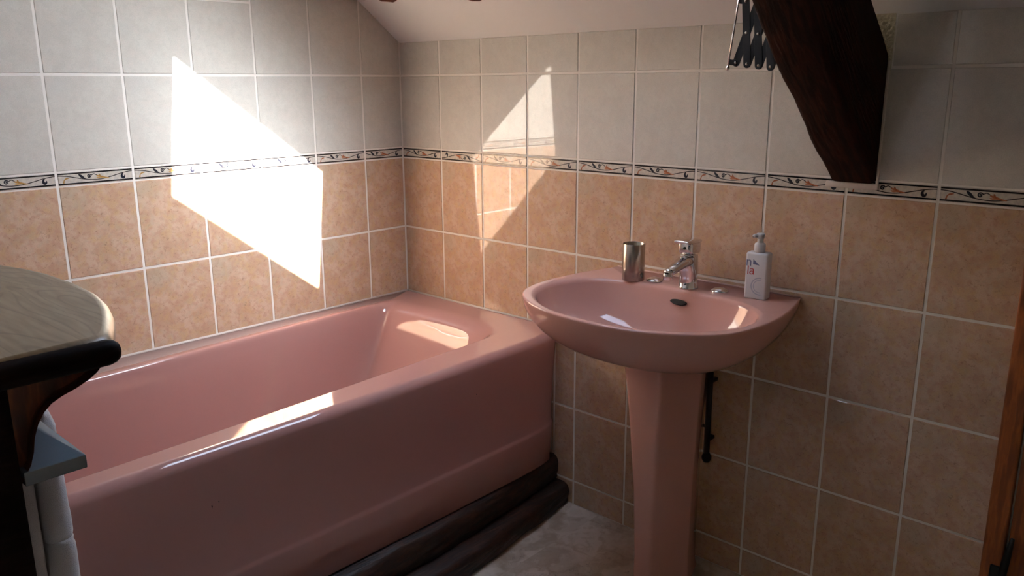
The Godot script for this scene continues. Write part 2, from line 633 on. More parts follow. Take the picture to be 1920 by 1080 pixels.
func build_back_wall() -> void:
	var st := mb()
	box(st, Vector3(-0.15, 0, -0.15), Vector3(3.35, 1.7, -0.0018))
	var wall := struct("wall_back", st, M.grout, "low knee wall tiled cream above and peach below a flowered border", "wall")
	var e := GROUT / 2
	var joints := [0.003, 0.2042]
	for k in 8:
		joints.append(joints[-1] + 0.2)
	joints.append(1.9885)
	for i in joints.size() - 1:
		var a: float = joints[i] + (e if i > 0 else 0.0)
		var b: float = joints[i + 1] - e
		var ux: float = joints[i] if i > 0 else 0.0042
		for row in 5:
			var top := PTOP - row * PITCH
			var bottom := maxf(top - PITCH, -0.001)
			lay_tile(wall, a, bottom + e, b, top - e, Vector2(ux, top - PITCH), Vector2(0.2, PITCH), M.peach[(i * 2 + row) % 3])
		lay_tile(wall, a, PTOP + e * 0.3, b, PTOP + BAND - e * 0.3, Vector2(ux, PTOP), Vector2(0.2, BAND), M.band, PackedVector2Array(), "border_tile", i == 1)
		var aa := a
		if i == 8:
			aa = 1.676
		lay_tile(wall, aa, PTOP + BAND + e, b, T1 - e, Vector2(ux, PTOP + BAND), Vector2(0.2, T1 - PTOP - BAND), M.pale[(i + 1) % 3])
		lay_tile(wall, (1.682 if i == 8 else aa), T1 + e, b, EAVE - 0.002, Vector2(ux, T1), Vector2(0.2, PITCH), M.pale[(i * 2 + 1) % 3])
	# rough plaster showing between the rafter and the cut tiles
	st = mb()
	soft_box(st, Vector3(1.5, 1.36, -0.02), Vector3(1.678, 1.55, 0.0006), 0.0005)
	put("plaster_patch", done(st), M.rough_plaster, wall)
	# filler under and beside the foot of the rafter
	st = mb()
	soft_box(st, Vector3(1.556, 1.106, -0.004), Vector3(1.677, 1.1195, 0.006), 0.003)
	put("filler_bead", done(st), M.caulk, wall)
	st = mb()
	soft_box(st, Vector3(1.6705, 1.108, -0.004), Vector3(1.6765, 1.392, 0.004), 0.002)
	put("filler_bead", done(st), M.caulk, wall)

func build_attic_door() -> void:
	var d := thing("door_1", Vector3(1.986, 0, 0))
	tag(d, "low orange-brown wooden door with a frame and black iron hinge", "door", "", "structure")
	var st := mb()
	soft_box(st, Vector3(0, 0, -0.01), Vector3(0.042, 1.42, 0.016), 0.004)
	put("frame_post", done(st), M.door_wood, d)
	st = mb()
	soft_box(st, Vector3(0.0, 1.42, -0.01), Vector3(0.70, 1.462, 0.016), 0.004)
	put("frame_head", done(st), M.door_wood, d)
	st = mb()
	soft_box(st, Vector3(0.66, 0, -0.01), Vector3(0.70, 1.42, 0.016), 0.004)
	put("frame_post", done(st), M.door_wood, d)
	for k in 5:
		st = mb()
		var a := 0.047 + k * 0.122
		soft_box(st, Vector3(a, 0.008, -0.012), Vector3(a + 0.1195, 1.414, 0.012), 0.004)
		put("plank", done(st), M.door_wood, d)
	st = mb()
	tube(st, [Vector3(0.044, 0.25, 0.022), Vector3(0.048, 0.31, 0.024), Vector3(0.052, 0.345, 0.024), Vector3(0.056, 0.378, 0.022)], [0.008, 0.0085, 0.007, 0.004], 12)
	soft_box(st, Vector3(0.020, 0.24, 0.014), Vector3(0.046, 0.30, 0.021), 0.003)
	soft_box(st, Vector3(0.048, 0.24, 0.011), Vector3(0.30, 0.275, 0.017), 0.003)
	put("strap_hinge", done(st), M.black_metal, d).set_meta("label", "black iron strap hinge")

# ================= bathtub =================
func tub_front(z: float) -> float:
	# plan of the apron: straight, turning in to the tiled wall with a rounded corner
	return 0.776 - 0.050 * exp(-z / 0.05) + 0.004 * sin(z * 1.8)

func build_bathtub() -> void:
	var tub := thing("bathtub", Vector3(0, 0, 0))
	tag(tub, "built-in pink enamel bathtub with a plain apron along the tiled gable wall", "bathtub")
	var L := 1.795
	var W := 0.722
	var C := Vector2(0.37, 0.88)
	# opening as seen from above, smoothed
	var raw := [Vector2(0.150, 0.180), Vector2(0.24, 0.171), Vector2(0.34, 0.163), Vector2(0.45, 0.162), Vector2(0.54, 0.172), Vector2(0.60, 0.200), Vector2(0.634, 0.25), Vector2(0.645, 0.33), Vector2(0.657, 0.60), Vector2(0.672, 0.90), Vector2(0.685, 1.20), Vector2(0.692, 1.50), Vector2(0.670, 1.60), Vector2(0.58, 1.66), Vector2(0.38, 1.68), Vector2(0.22, 1.66), Vector2(0.150, 1.60), Vector2(0.137, 1.50), Vector2(0.130, 1.2), Vector2(0.112, 0.9), Vector2(0.098, 0.6), Vector2(0.088, 0.34), Vector2(0.088, 0.235), Vector2(0.105, 0.182)]
	var opening := PackedVector2Array()
	for k in raw.size():
		for m in 6:
			opening.append((raw[k] as Vector2).cubic_interpolate(raw[(k + 1) % raw.size()], raw[(k + raw.size() - 1) % raw.size()], raw[(k + 2) % raw.size()], m / 6.0))
	# directions from the middle: every corner of the opening and of the outer rectangle
	var angles := []
	for q in opening:
		angles.append(fposmod((q - C).angle(), TAU))
	for c in [Vector2(0, 0), Vector2(W, 0), Vector2(W, L), Vector2(0, L)]:
		angles.append(fposmod((c - C).angle(), TAU))
	for k in 40:
		angles.append(fposmod((Vector2(W, 0.004 + 0.25 * k / 40.0) - C).angle(), TAU))
	angles.sort()
	var near := []
	for u in angles:
		near.append(reach(opening, C, u))
	var outer := func(inset: float, y: float) -> PackedVector3Array:
		var o := PackedVector3Array()
		for u in angles:
			var c := cos(u)
			var s := sin(u)
			var r := 1e9
			if c > 1e-9: r = minf(r, (W - C.x) / c)
			if c < -1e-9: r = minf(r, C.x / -c)
			if s > 1e-9: r = minf(r, (L - C.y) / s)
			if s < -1e-9: r = minf(r, C.y / -s)
			var x: float = C.x + r * c
			var z: float = clampf(C.y + r * s, 0.001, L)
			o.append(Vector3(maxf(x / W * (tub_front(z) - inset), 0.002), y, z))
		return o
	# side_in, end_in: how far the side walls and the sloping end have come in at this depth
	var hole := func(side_in: float, end_in: float, y: float) -> PackedVector3Array:
		var o := PackedVector3Array()
		for k in angles.size():
			var u: float = angles[k]
			var q: Vector2 = Vector2(cos(u), sin(u)) * near[k]
			q.x *= 1.0 - side_in / 0.28
			q.y *= 1.0 - (end_in if q.y < 0 else side_in) / 0.72
			o.append(Vector3(C.x + q.x, y, C.y + q.y))
		return o
	var top := 0.596
	var st := mb()
	var R := 0.024
	var rings := [outer.call(0.10, 0.159), outer.call(0.018, 0.159), outer.call(0.012, 0.163), outer.call(0.0125, 0.266), outer.call(0.0120, 0.276), outer.call(0.0126, 0.282), outer.call(0.0145, 0.287), outer.call(0.0154, 0.293), outer.call(0.0154, 0.33), outer.call(0.008, 0.45), outer.call(0.001, 0.55)]
	for k in 9:
		var u := PI / 2 * k / 8
		rings.append(outer.call(R * (1 - cos(u)), top - R + R * sin(u)))
	rings.append(outer.call(R + 0.002, top))
	for q in [[-0.0125, -0.066, 0.0], [-0.0110, -0.062, 0.0], [-0.0080, -0.045, -0.0007], [-0.005, -0.030, -0.0032], [-0.002, -0.015, -0.0085], [0.0005, -0.002, -0.0165], [0.003, 0.010, -0.028], [0.006, 0.020, -0.042], [0.010, 0.033, -0.06], [0.016, 0.068, -0.12], [0.024, 0.098, -0.17], [0.032, 0.130, -0.22], [0.042, 0.170, -0.27], [0.054, 0.218, -0.32], [0.070, 0.26, -0.355], [0.095, 0.30, -0.378], [0.14, 0.35, -0.388]]:
		rings.append(hole.call(q[0], q[1], top + q[2]))
	loft(st, rings)
	cap(st, rings[-1], true, 0)
	put("shell", done(st), M.enamel, tub)
	# sealant along the two tiled walls
	st = mb()
	tube(st, [Vector3(0.005, top + 0.001, 0.004), Vector3(0.005, top + 0.001, 1.79)], [0.0045, 0.0045], 8)
	put("sealant_bead", done(st), M.caulk, tub)
	st = mb()
	tube(st, [Vector3(0.004, top + 0.001, 0.005), Vector3(0.70, top + 0.001, 0.005)], [0.0045, 0.0045], 8)
	put("sealant_bead", done(st), M.caulk, tub)
	st = mb()
	tube(st, [Vector3(0.7235, 0.17, 0.0035), Vector3(0.7255, 0.55, 0.0035)], [0.003, 0.003], 8)
	put("sealant_bead", done(st), M.caulk, tub)
	# chips in the enamel of the apron
	for q in [[0.468, 1.205, 0.0045, 0.0012], [0.473, 1.189, 0.0017, 0.0014], [0.494, 0.405, 0.0022, 0.0018]]:
		st = mb()
		var c := Vector3(tub_front(q[1]) - 0.0065 + 0.07 * (q[0] - 0.47), q[0], q[1])
		var r1 := PackedVector3Array()
		var r0 := PackedVector3Array()
		for k in 12:
			var u := TAU * k / 12
			var j := 0.8 + 0.35 * sin(k * 2.3)
			r0.append(c + Vector3(-0.003, sin(u) * q[2] * j, cos(u) * q[3] * j))
			r1.append(c + Vector3(0.0008, sin(u) * q[2] * j, cos(u) * q[3] * j))
		loft(st, [r0, r1])
		cap(st, r1, true)
		put("enamel_chip", done(st), M.chip, tub)

func build_plinth() -> void:
	# two adzed timbers under the apron, bulging away from the tub
	var rows := [[0.001, 0.072, 0.786, 0.085, "lower dark timber of the tub plinth, lying on the marbled floor", 5], [0.0725, 0.160, 0.742, 0.068, "upper dark timber of the tub plinth, right under the pink apron", 8]]
	for q in rows:
		var f := noise(400 + q[5], 1.0, 3)
		var st := mb()
		var rings := []
		var n := 90
		for k in n + 1:
			var z := 0.003 + 1.79 * k / n
			var bow: float = q[3] * (1.0 - pow((z - 0.95) / 0.95, 2.0))
			var front: float = q[2] + bow + f.get_noise_2d(z * 2.2, 3.0) * 0.006
			var y0: float = q[0]
			var y1: float = q[1] - (0.0 if q[5] == 5 else 0.002)
			var ring := PackedVector3Array()
			ring.append(Vector3(0.60, y0, z))
			ring.append(Vector3(0.60, y1, z))
			for m in 11:
				var u := m / 10.0
				var yy := lerpf(y1, y0, u)
				var bulge := pow(absf(u * 2.0 - 0.95), 3.0)
				var xx := front - 0.024 * bulge * (1.0 if u < 0.5 else 0.35) + f.get_noise_2d(z * 7.0, yy * 60.0) * 0.0045
				# flat adze facets
				xx += (0.0035 if (int(floor(z * 4.0 + u * 2.4))) % 2 == 0 else 0.0)
				ring.append(Vector3(xx, yy, z))
			rings.append(ring)
		loft(st, rings, true)
		cap(st, rings[0], true)
		cap(st, rings[-1], false)
		var o := put("plinth_timber", done(st), M.plinth, self)
		tag(o, q[4], "timber", "timbers of the tub plinth")

# ================= washbasin =================
func smooth_outline(half: Array, closing := true) -> PackedVector2Array:
	# half outline (dx, z) from the front middle round to the back; mirrored and smoothed
	var pts := []
	for k in half.size() - 1:
		var p0: Vector2 = half[maxi(k - 1, 0)] if k > 0 else Vector2(-half[1].x, half[1].y)
		var p1: Vector2 = half[k]
		var p2: Vector2 = half[k + 1]
		var p3: Vector2 = half[mini(k + 2, half.size() - 1)]
		if k + 2 >= half.size() and closing:
			p3 = Vector2(-half[half.size() - 2].x, half[half.size() - 2].y)
		for m in 6:
			pts.append(p1.cubic_interpolate(p2, p0, p3, m / 6.0))
	pts.append(half[half.size() - 1])
	var o := PackedVector2Array()
	for q in pts:
		o.append(q)
	for k in range(pts.size() - 1, 0, -1):
		o.append(Vector2(-pts[k].x, pts[k].y))
	return o

func reach(poly: PackedVector2Array, c: Vector2, u: float) -> float:
	var d := Vector2(cos(u), sin(u))
	var best := 0.0
	for k in poly.size():
		var a := poly[k] - c
		var b := poly[(k + 1) % poly.size()] - c
		var e := b - a
		var den := d.cross(e)
		if absf(den) < 1e-12:
			continue
		var t := a.cross(e) / den
		var s := a.cross(d) / den
		if t > 0 and s >= -1e-6 and s <= 1.000001:
			best = maxf(best, t)
	return best

func build_washbasin() -> void:
	var CX := 1.24
	var b := thing("washbasin", Vector3(CX, 0, 0))
	tag(b, "pink ceramic washbasin fixed to the tiled wall beside the bathtub", "washbasin")
	var outline := smooth_outline([Vector2(0, 0.527), Vector2(0.075, 0.522), Vector2(0.145, 0.505), Vector2(0.215, 0.472), Vector2(0.27, 0.428), Vector2(0.303, 0.375), Vector2(0.318, 0.31), Vector2(0.321, 0.23), Vector2(0.311, 0.14), Vector2(0.294, 0.06), Vector2(0.278, 0.001)], false)
	var bowl := smooth_outline([Vector2(0, 0.503), Vector2(0.07, 0.499), Vector2(0.135, 0.483), Vector2(0.20, 0.448), Vector2(0.25, 0.40), Vector2(0.28, 0.345), Vector2(0.288, 0.285), Vector2(0.277, 0.228), Vector2(0.245, 0.178), Vector2(0.19, 0.146), Vector2(0.11, 0.131), Vector2(0.0, 0.127)])
	var n := 128
	var C := Vector2(0, 0.26)
	var Cb := Vector2(0, 0.30)
	var ro := []
	var rb := []
	for k in n:
		ro.append(reach(outline, C, TAU * k / n))
	for k in n:
		var u := TAU * k / n
		# same directions as the outer outline, seen from its centre
		rb.append(reach(bowl, C, u))
	var ring_o := func(sc: float, y: float, zc: float, inset := 0.0) -> PackedVector3Array:
		var o := PackedVector3Array()
		for k in n:
			var u := TAU * k / n
			var q: Vector2 = C + Vector2(cos(u), sin(u)) * (ro[k] - inset)
			if inset > 0.0 and sin(u) < 0.0 and absf(C.y + sin(u) * ro[k]) < 0.01:
				q = C + Vector2(cos(u), sin(u)) * ro[k]
			q = Vector2(q.x * sc, zc + (q.y - zc) * sc)
			o.append(Vector3(q.x, y, maxf(q.y, 0.0015)))
		return o
	var ring_b := func(sc: float, y: float, off := 0.0) -> PackedVector3Array:
		var o := PackedVector3Array()
		for k in n:
			var u := TAU * k / n
			var q: Vector2 = C + Vector2(cos(u), sin(u)) * (rb[k] + off)
			q = Cb + (q - Cb) * sc
			o.append(Vector3(q.x, y, q.y))
		return o
	var rings := []
	for q in [[0.30, 0.662], [0.38, 0.666], [0.48, 0.673], [0.58, 0.682], [0.68, 0.694], [0.77, 0.709], [0.85, 0.728], [0.915, 0.750], [0.96, 0.773], [0.985, 0.793], [0.997, 0.809], [1.0, 0.818]]:
		rings.append(ring_o.call(q[0], q[1], 0.16))
	var top := 0.826
	for k in 6:
		var u := PI / 2 * k / 5
		rings.append(ring_o.call(1.0, top - 0.0045 + 0.0045 * sin(u), 0.16, 0.004 * (1 - cos(u))))
	rings.append(ring_o.call(1.0, top, 0.16, 0.0052))
	# soft deck, then the bowl
	rings.append(ring_b.call(1.0, top, 0.012))
	rings.append(ring_b.call(1.0, top - 0.0004, 0.009))
	rings.append(ring_b.call(1.0, top - 0.0025, 0.004))
	rings.append(ring_b.call(1.0, top - 0.006, 0.0))
	rings.append(ring_b.call(0.992, top - 0.012))
	for q in [[0.968, 0.03], [0.93, 0.055], [0.87, 0.080], [0.78, 0.103], [0.65, 0.121], [0.48, 0.134], [0.28, 0.142], [0.10, 0.145]]:
		rings.append(ring_b.call(q[0], top - q[1]))
	var st := mb()
	loft(st, rings)
	cap(st, rings[0], false, 0)
	cap(st, rings[-1], true, 0)
	put("bowl", done(st), M.ceramic, b)
	# dark disc on the bowl back; shade of the uncut overflow hole is its colour
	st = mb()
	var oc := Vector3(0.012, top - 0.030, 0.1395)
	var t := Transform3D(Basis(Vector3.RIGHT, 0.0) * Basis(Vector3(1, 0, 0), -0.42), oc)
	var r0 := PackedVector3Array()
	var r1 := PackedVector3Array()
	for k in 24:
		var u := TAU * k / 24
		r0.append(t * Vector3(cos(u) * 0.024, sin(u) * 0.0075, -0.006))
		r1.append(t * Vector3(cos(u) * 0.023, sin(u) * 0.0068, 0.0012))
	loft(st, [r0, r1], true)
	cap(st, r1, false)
	put("overflow_shade_disc", done(st), M.hole, b).set_meta("label", "dark oval disc painted as the shade inside the overflow slot")
	# drain in the bowl
	st = mb()
	lathe(st, [[0.030, 0.0], [0.030, 0.004], [0.027, 0.006], [0.018, 0.005], [0.0, 0.007]], Vector3(0, top - 0.1455, 0.30))
	put("drain", done(st), M.chrome, b)
	# sealant along the wall
	st = mb()
	tube(st, [Vector3(-0.277, top + 0.001, 0.003), Vector3(0.277, top + 0.001, 0.003)], [0.0028, 0.0028], 8)
	put("sealant_bead", done(st), M.pink_caulk, b)

	# pedestal: faceted column that narrows towards the floor
	var p := thing("pedestal", Vector3(CX + 0.005, 0, 0))
	tag(p, "tall faceted pink ceramic pedestal under the washbasin", "pedestal")
	st = mb()
	var prs := []
	var groups := []
	for q in [[0.0, 0.026, 0.262, 0.082], [0.02, 0.025, 0.258, 0.078], [0.10, 0.026, 0.255, 0.076], [0.30, 0.033, 0.258, 0.078], [0.50, 0.045, 0.270, 0.085], [0.60, 0.051, 0.279, 0.090], [0.661, 0.056, 0.288, 0.095]]:
		var fw: float = q[1]
		var fz: float = q[2]
		var hw: float = q[3]
		var corners := [Vector2(fw, fz), Vector2(hw, 0.145), Vector2(hw - 0.042, 0.03), Vector2(0.042 - hw, 0.03), Vector2(-hw, 0.145), Vector2(-fw, fz)]
		var ring := PackedVector3Array()
		for k in corners.size():
			var c0: Vector2 = corners[(k + 5) % 6]
			var c1: Vector2 = corners[k]
			var c2: Vector2 = corners[(k + 1) % 6]
			var r := 0.009
			var e0 := c1 + (c0 - c1).normalized() * r
			var e1 := c1 + (c2 - c1).normalized() * r
			for m in 4:
				var u := m / 3.0
				var pt := e0.lerp(c1, u).lerp(c1.lerp(e1, u), u)
				ring.append(Vector3(pt.x, q[0], pt.y))
		ring.reverse()
		prs.append(ring)
	loft(st, prs)
	cap(st, prs[0], false)
	cap(st, prs[-1], true)
	put("column", done(st), M.ceramic, p)

	# covers of the unused tap holes
	for q in [[1.147, 0.091, "round chrome tap-hole cover on the basin, beside the steel tumbler"], [1.337, 0.081, "round chrome tap-hole cover on the basin, beside the soap bottle"]]:
		st = mb()
		lathe(st, [[0.0215, 0.0], [0.0222, 0.002], [0.0215, 0.0055], [0.019, 0.0065], [0.0175, 0.0075], [0.0125, 0.0100], [0.006, 0.0112], [0.0, 0.0115]], Vector3.ZERO, 32)
		var o := put("tap_hole_cover", done(st), M.chrome, self)
		o.position = Vector3(q[0], top - 0.0002, q[1])
		tag(o, q[2], "cover", "chrome tap-hole covers on the washbasin")

# ================= timber =================
func build_beam() -> void:
	var t := Transform3D(Basis(Vector3.RIGHT, -atan(0.9)), Vector3(1.617, 1.25, 0))
	var inv := t.affine_inverse()
	var f := noise(501, 1.0, 4)
	# underside height against z: a gentle natural bend
	var zs := [-0.06, 0.0, 0.06, 0.12, 0.19, 0.26, 0.33, 0.38, 0.43, 0.5, 0.6, 0.75, 0.9, 1.05]
	var ys := [1.07, 1.120, 1.170, 1.215, 1.276, 1.332, 1.387, 1.435, 1.488, 1.552, 1.632, 1.755, 1.872, 1.99]
	var rings := []
	for k in zs.size() - 1:
		for m in 4:
			var u: float = m / 4.0
			var z: float = lerpf(zs[k], zs[k + 1], u)
			var y: float = lerpf(ys[k], ys[k + 1], u)
			var top: float = 1.400 + 0.86 * z
			if z > 0.25:
				top = minf(maxf(top, y + 0.2), EAVE + SLOPE * z + 0.03)
			var wl := 1.5645 + f.get_noise_2d(z * 6.0, 1.0) * 0.006 - 0.01 * maxf(z, 0.0)
			var wr := 1.670 + f.get_noise_2d(z * 5.0, 9.0) * 0.004 * clampf(z * 8.0, 0, 1)
			var ring := PackedVector3Array()
			var c := 0.010
			for q in [[wl, y + c], [wl + c * 0.4, y + c * 0.3], [wl + c, y], [(wl + wr) / 2, y - 0.002 + f.get_noise_2d(z * 9.0, 30.0) * 0.005], [wr - c, y], [wr - c * 0.3, y + c * 0.3], [wr, y + c], [wr, (y + top) / 2], [wr, top], [(wl + wr) / 2, top], [wl, top], [wl - 0.002, (y + top) / 2]]:
				ring.append(inv * Vector3(q[0], q[1] + f.get_noise_2d(z * 7.0, q[0] * 20.0) * 0.004 * clampf(z * 8.0, 0, 1), z))
			rings.append(ring)
	var st := mb()
	loft(st, rings, false)
	cap(st, rings[0], false)
	cap(st, rings[-1], true)
	var o := put("rafter_beam", done(st), M.beam, self)
	o.transform = t
	tag(o, "thick dark brown timber rafter rising from the tiled wall towards the ceiling", "beam")

func build_purlin() -> void:
	# rough round timber under the slope by the gable, its knots just reach into view
	var st := mb()
	var f := noise(601, 1.0, 3)
	var rings := []
	var n := 60
	for k in n + 1:
		var x := 0.003 + 0.64 * k / n
		var c := Vector3(x, 1.667 - 0.050 * x, 0.20 - 0.01 * x)
		var knob := 0.016 * exp(-pow((x - 0.19) / 0.03, 2.0)) + 0.020 * exp(-pow((x - 0.575) / 0.026, 2.0)) + 0.004 * exp(-pow((x - 0.06) / 0.05, 2.0))
		var ring := PackedVector3Array()
		for m in 20:
			var u := TAU * m / 20
			var r := 0.045 + f.get_noise_3d(x * 6.0, cos(u) * 1.5, sin(u) * 1.5) * 0.006
			var d := Vector3(0, sin(u), cos(u))
			r += knob * maxf(0.0, -d.y * 0.8 + 0.2)
			if k == 0 or k == n:
				r *= 0.8
			ring.append(c + d * r)
		rings.append(ring)
	loft(st, rings, false)
	cap(st, rings[0], false)
	cap(st, rings[-1], true)
	var o := put("knotty_log", done(st), M.log, self)
	tag(o, "knotty reddish-brown log under the ceiling where the slope meets the gable", "log")

# ================= shelf unit =================
func build_shelf_unit() -> void:
	var u := thing("bow_front_shelf", Vector3(0.95, 0, 1.80))
	tag(u, "dark wooden wall shelf with a bow-fronted top and glass shelf above the tub end", "shelf")
	var zb := -0.002
	# bow-fronted top with a rounded nose; x relative to the middle
	var half := [[0.0, -0.327], [0.10, -0.322], [0.17, -0.309], [0.235, -0.290], [0.29, -0.268], [0.33, -0.250], [0.350, -0.238], [0.359, -0.225], [0.362, -0.205]]
	var outline := []
	for k in range(half.size() - 1, 0, -1):
		outline.append(Vector2(-half[k][0], half[k][1]))
	for q in half:
		outline.append(Vector2(q[0], q[1]))
	outline.append(Vector2(0.362, zb))
	outline.append(Vector2(-0.362, zb))
	var st := mb()
	var rings := []
	var y0 := 1.006
	var y1 := 1.043
	var R := (y1 - y0) / 2
	var mid := Vector2(0, -0.12)
	for k in 11:
		var a := -PI / 2 + PI * k / 10
		var inset := R * (1.0 - cos(a))
		var ring := PackedVector3Array()
		for q in outline:
			var d: Vector2 = (q - mid)
			var p: Vector2 = q - d.normalized() * inset * (1.0 if q.y < zb - 0.001 else 0.0)
			ring.append(Vector3(p.x, (y0 + y1) / 2 + R * sin(a), p.y))
		rings.append(ring)
	# nose in dark wood, top face in its own board
	loft(st, rings, false)
	cap(st, rings[0], false)
	cap(st, rings[-1], true)
	put("top_board", done(st), M.top_wood, u)
	# dark half-round moulding along the end of the top
	st = mb()
	var er := []
	for q in [[-0.246, 0.3], [-0.244, 0.62], [-0.239, 0.86], [-0.231, 0.99], [-0.225, 1.0], [-0.002, 1.0]]:
		er.append(circle(Vector3(0.358, (y0 + y1) / 2 - 0.001, q[0]), R * 0.90 * q[1], 24, Vector3.RIGHT * 0.85, Vector3.UP))
	loft(st, er, true)
	cap(st, er[0], true, 0)
	cap(st, er[-1], false)
	put("end_moulding", done(st), M.dark_wood, u)
	# side panels with an S-shaped bracket under the top
	for s in [1.0, -1.0]:
		var x1: float = 0.350 * s
		var poly := PackedVector2Array()
		for q in [Vector2(-0.226, 1.0055), Vector2(-0.219, 0.998), Vector2(-0.208, 0.991), Vector2(-0.192, 0.984), Vector2(-0.176, 0.979), Vector2(-0.163, 0.973), Vector2(-0.153, 0.964), Vector2(-0.145, 0.951), Vector2(-0.139, 0.935), Vector2(-0.136, 0.918), Vector2(-0.131, 0.903), Vector2(-0.122, 0.889), Vector2(-0.112, 0.872), Vector2(-0.112, 1.0055)]:
			poly.append(q)
		var br := slab(poly, 0.010, 0.0015, Vector2(-0.3, 0.8), Vector2(0.3, 0.3), -0.010)
		var o := put("bracket", br, M.bracket_wood, u)
		o.transform = Transform3D(Basis(Vector3(0, 0, 1), Vector3.UP, Vector3(-1, 0, 0)), Vector3(x1 - 0.012 * s, 0, 0))
		st = mb()
		soft_box(st, Vector3(minf(x1, x1 - 0.024 * s), (0.42 if s > 0.0 else 0.63), -0.1185), Vector3(maxf(x1, x1 - 0.024 * s), 1.0055, zb), 0.002)
		put("side_panel", done(st), M.dark_wood, u)
	st = mb()
	soft_box(st, Vector3(-0.325, 0.63, -0.016), Vector3(0.325, 1.0055, zb), 0.002)
	put("back_panel", done(st), M.dark_wood, u)
	# thick glass shelf in front of the side panels
	st = mb()
	soft_box(st, Vector3(-0.35, 0.879, -0.1925), Vector3(0.35, 0.8965, -0.1215), 0.0012)
	put("glass_shelf", done(st), M.glass, u).set_meta("label", "thick bluish glass shelf")
	# rail that carries the towel
	st = mb()
	tube(st, [Vector3(-0.16, 0.850, -0.2115), Vector3(0.10, 0.850, -0.2115)], [0.005, 0.005], 12)
	for x in [-0.157, 0.097]:
		tube(st, [Vector3(x, 0.850, -0.2115), Vector3(x, 0.850, -0.016)], [0.0045, 0.0045], 10)
	put("towel_rail", done(st), M.chrome, u)

func build_towel() -> void:
	# folded towel hung over the rail: outer layer in front, longer inner layer behind
	var t := thing("towel", Vector3(0.0, 0, 0))
	tag(t, "white folded towel hanging from the rail of the dark wall shelf", "towel")
	var zr := 1.586
	for q in [[1.5665, 0.638, 0.870, 0.0205, "front_fold", 0.802, 1.005], [1.5665, 0.42, 0.637, 0.0215, "hanging_fold", 0.802, 1.008], [1.601, 0.45, 0.866, 0.0105, "rear_fold", 0.805, 1.0]]:
		var st := mb()
		var f := noise(700 + int(q[1] * 100), 1.0, 3)
		var rings := []
		var x0: float = q[5]
		var x1: float = q[6]
		for k in 37:
			var y := lerpf(q[1], q[2], k / 36.0)
			var end := (1.0 if k > 0 else 0.85) * (1.0 if k < 35 else (0.8 if k == 35 else 0.35 if q[2] > 0.8 else 0.9))
			var th: float = q[3] * (0.55 + 0.45 * end)
			var lean := -0.006 * (0.85 - y)
			var zc: float = q[0] + lean
			if k > 30:
				zc = lerpf(zc, zr, (k - 30) / 6.0 * 0.6) if q[2] > 0.8 else zc
			var ring := rounded_rect(x0, zc - th, x1, zc + th, minf(th * 0.95, 0.016), y, 6)
			for m in ring.size():
				var w := f.get_noise_3d(ring[m].x * 7.0, y * 5.0, ring[m].z * 9.0) * 0.004
				ring[m] += Vector3(w * 0.6, 0, w)
			rings.append(ring)
		loft(st, rings)
		cap(st, rings[0], false, 0)
		cap(st, rings[-1], true, 0)
		put(q[4], done(st), M.towel, t)

# ================= extending mirror arm =================
func build_mirror_arm() -> void:
	var base := thing("scissor_arm", Vector3(1.437, 1.388, 0.25))
	tag(base, "dark metal scissor arm of an extending mirror, fixed to the rafter", "mirror arm")
	base.rotation.z = -0.125
	var pitch := 0.0272
	var rise := 0.0635
	var w := 0.0085
	for k in range(-1, 5):
		for dirn in [1, -1]:
			var xa: float = k * pitch
			# each link runs over three rivets: bottom, middle, top
			var a := Vector2(xa, 0.0)
			var b := Vector2(xa + dirn * pitch, rise * 2.0)
			if dirn == -1:
				a = Vector2(xa + pitch, 0.0)
				b = Vector2(xa, rise * 2.0)
			if k == -1 and dirn == 1:
				continue
			if k == -1:
				continue
			var d := (b - a).normalized()
			var nrm := Vector2(-d.y, d.x)
			var poly := PackedVector2Array()
			for m in 7:
				var u := -PI / 2 + PI * m / 6
				poly.append(b + (d * cos(u) - nrm * sin(u) * -1.0) * w)
			for m in 7:
				var u := PI / 2 + PI * m / 6
				poly.append(a + (d * cos(u) - nrm * sin(u) * -1.0) * w)
			var o := put("link", slab(poly, 0.0008, 0.0003, Vector2.ZERO, Vector2.ONE, -0.0008), M.link, base)
			o.position.z = 0.0012 if dirn == -1 else -0.0012
	var rv := mb()
	lathe(rv, [[0.0034, 0.0], [0.0032, 0.0012], [0.002, 0.002], [0.0, 0.0022]], Vector3.ZERO, 12)
	var rivet := done(rv)
	for k in 5:
		for row in 3:
			var x := k * pitch + (pitch / 2 if row == 1 else 0.0)
			var o := put("rivet", rivet, M.steel, base)
			o.position = Vector3(x, row * rise, 0.0018)
			o.rotation.x = PI / 2
	# end rod with a ball
	var st := mb()
	tube(st, [Vector3(-0.0165, -0.010, 0.002), Vector3(-0.0165, 0.170, 0.002)], [0.0021, 0.0021], 12)
	put("rod", done(st), M.chrome, base)
	st = mb()
	lathe(st, [[0.0, -0.0048], [0.0030, -0.0038], [0.0046, -0.001], [0.0044, 0.002], [0.0026, 0.0042], [0.0021, 0.006]], Vector3(-0.0165, -0.0135, 0.002), 16)
	put("ball_end", done(st), M.chrome, base)
	for y in [0.0, rise * 2.0]:
		st = mb()
		soft_box(st, Vector3(-0.0165, y - 0.0062, -0.001), Vector3(0.002, y + 0.0055, 0.0016), 0.001)
		put("clip", done(st), M.link, base)
	# mounting plate on the rafter
	st = mb()
	soft_box(st, Vector3(0.1175, -0.012, -0.018), Vector3(0.1215, 0.150, 0.018), 0.0015)
	put("mounting_plate", done(st), M.link, base)

